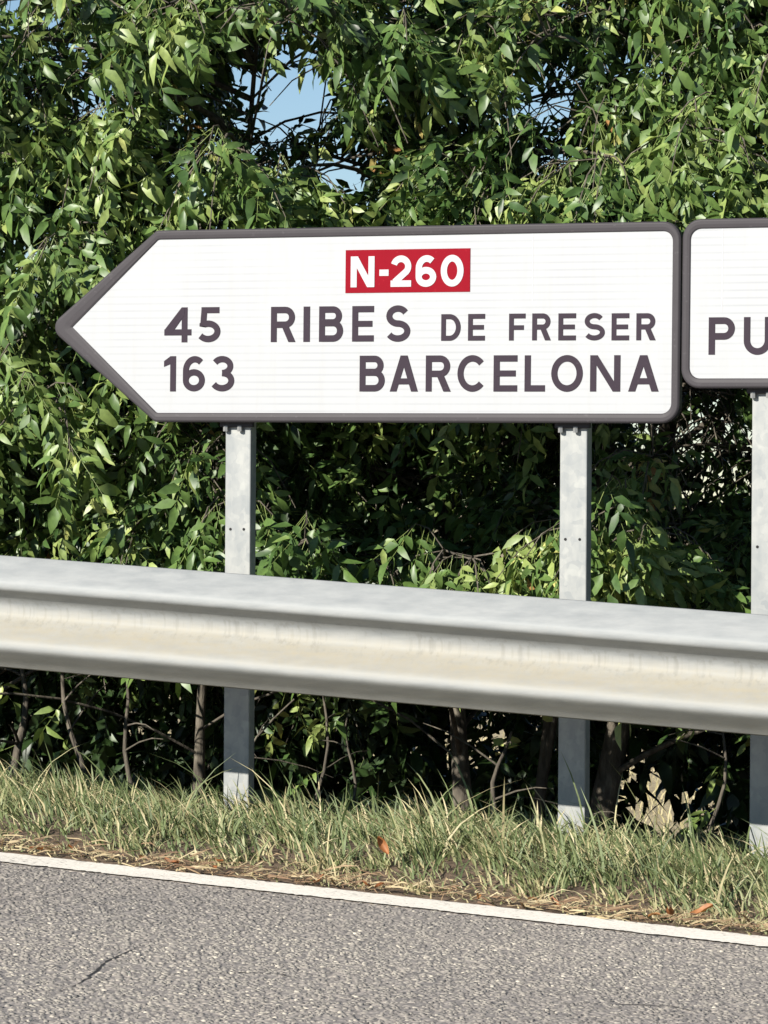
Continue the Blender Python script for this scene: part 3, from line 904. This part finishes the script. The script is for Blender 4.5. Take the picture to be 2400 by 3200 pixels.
        for s2 in range(r.integers(4, 7)):
            dr = unit(np.array([r.normal(0, .8), -.35 + r.normal(0, .4), r.normal(-.05, .35)])); sl = r.uniform(.12, .30)
            q0 = tip + np.array([0, 0, .06]) + (p0 - tip) * r.uniform(0, .12)
            q2 = q0 + dr * sl - np.array([0, 0, sl * r.uniform(.3, .9)]); sb = bez(q0, q0 + dr * sl * .6 + np.array([0, 0, .03]), q2, 4)
            if base[2] + q2[2] < .5: continue
            V, F = tube_arrays(sb, [.0034, .003, .0024, .0016], 3); wood.add(V, F, .5)
            for j in range(8):
                tt = .2 + .8 * j / 7
                pp = np.array([np.interp(tt, np.linspace(0, 1, 4), sb[:, c]) for c in range(3)])
                ax = unit(sb[3] - sb[1]); side = unit(np.cross(ax, np.array([0, 0.2, 1.]))) * (1 if j % 2 else -1)
                d = unit(ax * .6 + side * .75 + r.normal(0, .25, 3) + np.array([0, -.15, -.75]))
                upv = np.array([r.normal(-.2, .3), -.8 + r.normal(0, .3), .8]); Z = unit(upv - d * (upv @ d))
                if in_void(base + pp + d * .08): continue
                leaves.append((pp, np.stack([d, np.cross(Z, d), Z], 1), r.integers(0, NT), float(np.clip(ti0 + r.normal(0, .08), .1, .9)), r.uniform(.62, .95)))
    link('trunk', trunk.mesh('trunk'), M_BARK, root, smooth=True)
    link('branches', wood.mesh('branches'), M_BARK, root, smooth=True)
    # the nearest leaves on the road side stand as single parts, the rest is one mass
    P = np.array([l[0] for l in leaves])
    order = np.argsort(P[:, 1] + .3 * r.random(len(P)) + np.where((P[:, 2] + z0 > 2.75) | (P[:, 2] + z0 < .3), 5, 0))
    pick = set(order[:n_obj].tolist())
    crown = Acc()
    for i, (pp, M, kt, ti, sc) in enumerate(leaves):
        if i in pick:
            o = bpy.data.objects.new('leaf', get_leaf_mesh(int(kt), ti))
            mm = Matrix.Identity(4)
            for a in range(3):
                for b in range(3): mm[a][b] = float(M[a, b] * sc)
                mm[a][3] = float(pp[a])
            o.parent = root; o.matrix_basis = mm
            COL.objects.link(o)
        else:
            v, f, t = LEAF[kt]
            crown.add(v @ (M * sc).T + pp, f, np.where(t > .5, t, np.clip(ti + t, 0, 1)))
    if crown.V:
        c = link('crown', crown.mesh('crown'), M_LEAF, root); c['kind'] = 'stuff'
    return root, len(leaves)

tot = 0
HEDGE = 'hedge trees behind the road signs'
specs = [
    # x, y, lean, height, crown radius, lowest leaf, limbs, shoots, trunk radius, extra stems, label
    (-4.6, 1.9, (.2, .1), 2.0, 1.1, .2, 20, 15, .05, 0, 'leafy tree beyond the left end of the picture'),
    (-3.3, 1.8, (-.1, .1), 2.2, 1.1, .2, 24, 18, .04, 0, 'leafy hedge tree left of the leftmost brown trunk'),
    (-2.20, 1.75, (-.15, .1), 3.5, 1.0, .22, 40, 28, .024, 0, 'leafy tree with reddish-brown trunk at the left edge'),
    (-1.42, 1.75, (.12, .15), 3.5, 1.0, .22, 40, 28, .014, 1, 'leafy tree with thin pale stems left of the left sign post'),
    (-.57, 2.05, (-.55, .2), 3.5, 1.0, .35, 40, 27, .026, 2, 'leafy tree with pale forked trunk between the two sign posts'),
    (-.25, 2.15, (.44, .1), 3.5, 1.0, .32, 40, 27, .037, 0, 'leafy tree with thick dark trunk just right of the right sign post'),
    (.55, 2.25, (.1, .15), 3.5, 1.0, .3, 40, 26, .035, 0, 'leafy tree behind the sign cropped by the right edge'),
    (1.7, 2.0, (.1, .1), 3.2, 1.1, .25, 24, 13, .05, 0, 'leafy hedge tree beyond the right edge of the picture'),
    (2.8, 2.1, (-.1, .1), 3.0, 1.1, .25, 20, 11, .05, 0, 'leafy hedge tree farther beyond the right edge'),
]
br = np.random.default_rng(31)
BOUGHS = {i: [(specs[i][0] + br.uniform(-.75, .75), specs[i][1] - br.uniform(.55, .85), br.uniform(*zr)) for k in range(nb)]
          for i, nb, zr in ((2, 13, (.8, 2.7)), (3, 14, (.8, 2.7)), (4, 9, (1.7, 2.7)), (5, 9, (1.7, 2.7)), (6, 9, (1.6, 2.7)))}
BOUGHS[3] += [(-.98, 1.0, .92), (-.86, .98, .84), (-.74, 1.02, .80), (-.93, 1.05, .78)]
BOUGHS[4] += [(-.30, 1.02, .78), (-.20, 1.0, .76), (-.55, 1.08, .75)]
BOUGHS[5] += [(.12, .98, .86), (.22, 1.0, .80), (.34, 1.02, .84), (.05, 1.05, .76), (.28, .95, .92)]
for i, (x, y, ln, h, rd, zl, nlb, nsh, tr, tw, lab) in enumerate(specs):
    inview = 2 <= i <= 6
    _, c = make_tree('hedge_tree', x, y, ln, h, rd, zl, nlb, nsh, lab, HEDGE, 300 if inview else 60, tr, seed=i + 1, twin=tw, zmax=3.4, tint0=.37, boughs=BOUGHS.get(i, ()))
    tot += c
# second row: smaller shrubs closing the hedge low down, shade put into their darker tint
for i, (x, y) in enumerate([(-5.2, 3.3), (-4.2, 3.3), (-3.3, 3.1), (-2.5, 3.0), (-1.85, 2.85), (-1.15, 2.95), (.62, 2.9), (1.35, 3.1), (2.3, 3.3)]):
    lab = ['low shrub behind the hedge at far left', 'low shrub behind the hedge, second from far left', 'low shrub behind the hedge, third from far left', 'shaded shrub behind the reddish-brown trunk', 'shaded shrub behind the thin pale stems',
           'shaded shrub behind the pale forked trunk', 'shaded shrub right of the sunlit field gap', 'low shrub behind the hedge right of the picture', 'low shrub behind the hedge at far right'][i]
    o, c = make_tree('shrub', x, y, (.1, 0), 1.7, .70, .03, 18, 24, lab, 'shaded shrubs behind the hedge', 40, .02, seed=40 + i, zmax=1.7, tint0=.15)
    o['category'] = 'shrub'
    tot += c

# low bramble mass that closes the view under the hedge, open where the field shows through
def undergrowth(n, seed):
    r = np.random.default_rng(seed); a = Acc()
    for i in range(n):
        x = r.uniform(-5.5, 3.0); y = r.uniform(2.35, 3.5)
        g0 = float(gz(x) + verge_h(x, y)); z = g0 + r.uniform(.02, 1.05) * (.65 + .35 * math.sin(x * 5 + y * 3))
        p = np.array([x, y, max(z, g0 + .03)])
        if low_gap(p): continue
        d = unit(np.array([r.normal(), r.normal() - .4, r.normal() * .5 - .3])); upv = np.array([r.normal(0, .3), -.4, 1.0])
        Z = unit(upv - d * (upv @ d)); M = np.stack([d, np.cross(Z, d), Z], 1) * r.uniform(.8, 1.35)
        v, f, t = LEAF[r.integers(0, NT)]
        a.add(v @ M.T + p, f, np.where(t > .5, .4, np.clip(.12 + t + r.normal(0, .1), 0, .6)))  # dark tint puts the shade under the hedge into the leaf colour
    return a.mesh('undergrowth')
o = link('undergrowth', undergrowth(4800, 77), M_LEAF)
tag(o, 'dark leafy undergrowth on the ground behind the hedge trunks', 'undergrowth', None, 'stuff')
print('compound leaves', tot)

# ------------------------------------------------------------------ saplings and bare stems under the hedge
def stem(x, y, dx, dy, h, rad, label, nleaf=5, seed=0, side=3):
    r = np.random.default_rng(seed)
    z0 = float(gz(x) + verge_h(x, y))
    root = empty('sapling', (x, y, z0)); tag(root, label, 'sapling', 'thin stems under the hedge')
    u = np.linspace(0, 1, 8)
    p = np.stack([dx * u + .02 * np.sin(u * 7 + seed), dy * u, h * u - .08], 1)
    a = Acc(); V, F = tube_arrays(p, rad * (1.1 - .7 * u), 6); a.add(V, F)
    for q in range(side):
        i = r.integers(3, 7); d = unit(np.array([r.normal(), r.normal() - .3, r.uniform(-.1, .7)])); ll = r.uniform(.1, .3)
        V, F = tube_arrays(bez(p[i], p[i] + d * ll * .6 + np.array([0, 0, .03]), p[i] + d * ll, 4), [rad * .4, rad * .35, rad * .25, rad * .12], 4); a.add(V, F)
    link('stem', a.mesh('stem'), M_BARK, root, smooth=True)
    for q in range((nleaf + 1) // 2):
        pp = p[r.integers(3, 8)]; d = unit(np.array([r.normal(), r.normal() - .5, r.uniform(-.6, .2)])); upv = np.array([0, -.3, 1.])
        Z = unit(upv - d * (upv @ d)); Y = np.cross(Z, d); sc = r.uniform(.5, .8)
        o = bpy.data.objects.new('leaf', get_leaf_mesh(int(r.integers(0, NT)), r.uniform(.5, .8)))
        mm = Matrix.Identity(4)
        for i1 in range(3):
            for i2, c in enumerate((d, Y, Z)): mm[i1][i2] = float(c[i1] * sc)
            mm[i1][3] = float(pp[i1])
        o.parent = root; o.matrix_basis = mm; COL.objects.link(o)
stem(-1.62, 1.35, -.16, .05, .62, .010, 'slanting bare stem left of the left sign post, leaning left', 3, 1)
stem(-1.50, 1.45, -.10, .05, .55, .009, 'shorter slanting stem just right of another at left', 2, 2)
stem(-1.95, 1.5, -.05, .1, .5, .016, 'short brown stem low at the left edge', 2, 3)
stem(-.92, 1.5, .02, .05, .55, .007, 'thin upright sapling left of the pale forked trunk', 5, 4)
stem(-.72, 1.3, .01, .0, .40, .006, 'small twiggy sapling in front of the pale forked trunk', 4, 5)
stem(-1.30, 1.4, .30, .1, .42, .007, 'thin stem leaning right behind the left sign post', 4, 6)
stem(-.28, 1.35, .03, .05, .36, .010, 'pale broken stem beside the right sign post', 1, 7)
stem(.22, 1.4, -.3, .0, .22, .006, 'thin drooping twig in front of the sunlit field gap', 5, 8)
stem(-2.15, 1.4, .12, .05, .6, .008, 'slender stem crossing others at the left edge', 3, 9)
stem(.35, 1.5, .05, .05, .5, .008, 'leafy thin stem below the cropped sign', 7, 10)

# ------------------------------------------------------------------ grass verge (stuff)
def blades(n, xr, yr, hfun, wid, lean, tintf, seed, dens=None, segs=4, tufts=0):
    r = np.random.default_rng(seed)
    x = r.uniform(*xr, n); y = r.uniform(*yr, n)
    hs = np.ones(n); ox = np.zeros(n); oy = np.zeros(n); tt = np.zeros(n)
    if tufts:
        cx = r.uniform(*xr, tufts); cy = r.uniform(*yr, tufts); ch = r.uniform(.45, 1.4, tufts); ct = r.normal(0, .11, tufts)
        k = r.integers(0, tufts, n); inn = r.random(n) < .78
        ax_ = r.normal(0, .030, n); ay_ = r.normal(0, .030, n)
        x = np.where(inn, cx[k] + ax_, x); y = np.where(inn, cy[k] + ay_, y); hs = np.where(inn, ch[k], .6)
        ox = np.where(inn, ax_ * 28, 0); oy = np.where(inn, ay_ * 28, 0); tt = np.where(inn, ct[k], .05)
    if dens is not None:
        kp = r.random(n) < dens(x, y); x = x[kp]; y = y[kp]; hs = hs[kp]; ox = ox[kp]; oy = oy[kp]; tt = tt[kp]
    n = len(x)
    z = gz(x) + verge_h(x, y) - .004
    h = hfun(x, y, r) * hs
    az = r.uniform(0, 2 * np.pi, n)
    ld = np.stack([np.cos(az) * .7 + lean[0] + ox, np.sin(az) * .6 + lean[1] + oy], 1)
    ld /= np.linalg.norm(ld, axis=1)[:, None] + 1e-6
    lm = r.uniform(.15, .95, n) * lean[2]
    sv = np.stack([-ld[:, 1], ld[:, 0], np.zeros(n)], 1)
    # blades twist so that they are not all seen edge-on
    tw = r.uniform(0, np.pi, n)
    sv = np.stack([np.cos(tw), np.sin(tw) * .5, np.zeros(n)], 1)
    w = wid * r.uniform(.6, 1.3, n)
    V = np.zeros((n, 2 * segs + 1, 3))
    for k in range(segs):
        t = k / segs
        c = np.stack([x + ld[:, 0] * h * lm * t ** 1.7, y + ld[:, 1] * h * lm * t ** 1.7, z + h * t * (1 - .35 * lm * t)], 1)
        ww = (w * (1 - .55 * t))[:, None]
        V[:, 2 * k] = c - sv * ww / 2; V[:, 2 * k + 1] = c + sv * ww / 2
    V[:, 2 * segs] = np.stack([x + ld[:, 0] * h * lm, y + ld[:, 1] * h * lm, z + h * (1 - .35 * lm)], 1)
    b = np.arange(n)[:, None] * (2 * segs + 1)
    F4 = np.concatenate([b + np.array([[2 * k, 2 * k + 1, 2 * k + 3, 2 * k + 2]]) for k in range(segs - 1)])
    F3 = b + np.array([[2 * segs - 2, 2 * segs - 1, 2 * segs]])
    ti = np.clip(tintf(x, y, r) + tt, 0, 1)
    return fastmesh('grass', V.reshape(-1, 3), [F4, F3], np.concatenate([np.tile(ti, segs - 1), ti]))

def patch(x, y): return .5 + .5 * np.sin(x * 3.1 + 1.3 * np.sin(y * 4)) * np.cos(y * 5 + x * 1.7)
def hg(x, y, r):
    e = np.clip((y + .50) / .33, .30, 1)
    return (r.uniform(.04, .10, len(x)) + .035 * patch(x, y) + .12 * (r.random(len(x)) < .02)) * e * np.where(y > .55, .6, 1)
def tg(x, y, r):
    t = r.normal(.36, .16, len(x)) + .10 * (patch(x * 1.7, y) - .5) + np.where(y < -.3, .14, 0)
    return np.clip(np.where(r.random(len(x)) < np.where(y < -.38, .75, .22), r.uniform(.66, 1, len(x)), t), 0, 1)
o = link('grass', blades(66000, (-4.2, 4.0), (-.55, 1.25), hg, .0068, (-.7, -.25, 1.25), tg, 3,
         lambda x, y: np.clip((y + .57) / .10, .2, 1) * np.clip(.55 + .9 * patch(x * 2.3 + 1, y * 1.6), .4, 1) * np.where(y > .62, .25, 1), tufts=2600), M_GRASS)
tag(o, kind='stuff', label='green and straw-coloured roadside grass along the white line', cat='grass')
# stubble of the dry field behind the hedge
o = link('dry_field_grass', blades(9000, (-9, 2), (5.5, 14), lambda x, y, r: r.uniform(.05, .16, len(x)), .009, (0, 0, 1.0), lambda x, y, r: r.uniform(.72, 1, len(x)), 5), M_GRASS)
tag(o, kind='stuff', label='dry straw-coloured field grass seen through the gap under the trees', cat='dry grass')

# flat dead litter at the edge of the asphalt
def litter(n, seed):
    r = np.random.default_rng(seed)
    x = r.uniform(-4, 4, n); y = -.575 + np.abs(r.normal(0, .09, n)) + .02 * np.sin(x * 6)
    z = gz(x) + np.maximum(verge_h(x, y), 0) + r.uniform(.004, .022, n)
    az = r.normal(0, .9, n); L = r.uniform(.02, .11, n); w = r.uniform(.0012, .004, n)
    d = np.stack([np.cos(az), np.sin(az) * .7, r.normal(.0, .16, n)], 1); s = np.stack([-np.sin(az), np.cos(az), r.normal(.5, .5, n)], 1)
    c = np.stack([x, y, z], 1)
    V = np.zeros((n, 5, 3))
    V[:, 0] = c - s * w[:, None] / 2; V[:, 1] = c + s * w[:, None] / 2
    mid = c + d * L[:, None] * .55 + np.stack([0 * x, 0 * x, r.uniform(0, .012, n)], 1)
    V[:, 2] = mid - s * w[:, None] / 2; V[:, 3] = mid + s * w[:, None] / 2; V[:, 4] = c + d * L[:, None]
    b = np.arange(n)[:, None] * 5
    ti = r.uniform(0, 1, n)
    return fastmesh('litter', V.reshape(-1, 3), [b + np.array([[0, 1, 3, 2]]), b + np.array([[2, 3, 4]])], np.concatenate([ti, ti]))
o = link('dry_litter', litter(2800, 9), M_DUFF)
tag(o, kind='stuff', label='brown and straw dead litter between white line and grass', cat='litter')

# ------------------------------------------------------------------ fallen leaves
def curled_leaf(L, W, seed):
    r = np.random.default_rng(seed); nx, ny = 6, 5
    V = []; F = []
    for i in range(nx):
        u = i / (nx - 1); w = W * math.sin(math.pi * min(.97, .06 + u * .92)) ** .8 / 2
        for j in range(ny):
            v = j / (ny - 1) * 2 - 1
            V.append((L * (u - .5), v * w, .35 * W * v * v + .12 * L * math.sin(u * 4 + seed) + r.normal(0, .0015)))
    F = [(i * ny + j, (i + 1) * ny + j, (i + 1) * ny + j + 1, i * ny + j + 1) for i in range(nx - 1) for j in range(ny - 1)]
    me = pymesh('fallen_leaf', V, F)
    a = me.attributes.new('tint', 'FLOAT', 'FACE'); a.data.foreach_set('value', np.full(len(F), r.uniform(.0, 1), np.float32))
    return me
FL = [curled_leaf(.05 + .012 * k, .024 + .004 * k, k) for k in range(5)]
def fallen(x, y, dz, rot, k, label, sc=1.0, group=None):
    o = link('fallen_leaf', FL[k], M_DRYLEAF, None, (x, y, float(gz(x)) + max(float(verge_h(x, y)), .004) + dz), rot, True)
    o.scale = (sc,) * 3
    tag(o, label, 'leaf', group)
G2 = 'dry orange leaves along the white line'
fallen(.075, -.30, .07, (R(80), R(60), R(20)), 3, 'curled orange dry leaf standing upright in the grass near the middle', .62, G2)
fallen(1.00, -.47, .03, (R(20), R(-10), R(30)), 4, 'largest bright orange dry leaf by the white line at lower right', .6, G2)
fallen(.93, -.50, .02, (R(-15), R(20), R(100)), 2, 'smaller orange dry leaf just left of the largest one at lower right', .6, G2)
lab = 'small orange-brown dry leaf lying between white line and grass'
for i in range(16):
    fallen(random.uniform(-1.3, 1.1), -.56 + abs(random.gauss(0, .05)), .015, (random.uniform(-.4, .4), random.uniform(-.4, .4), random.uniform(0, 6.28)), random.randrange(3), lab, random.uniform(.35, .65), G2)
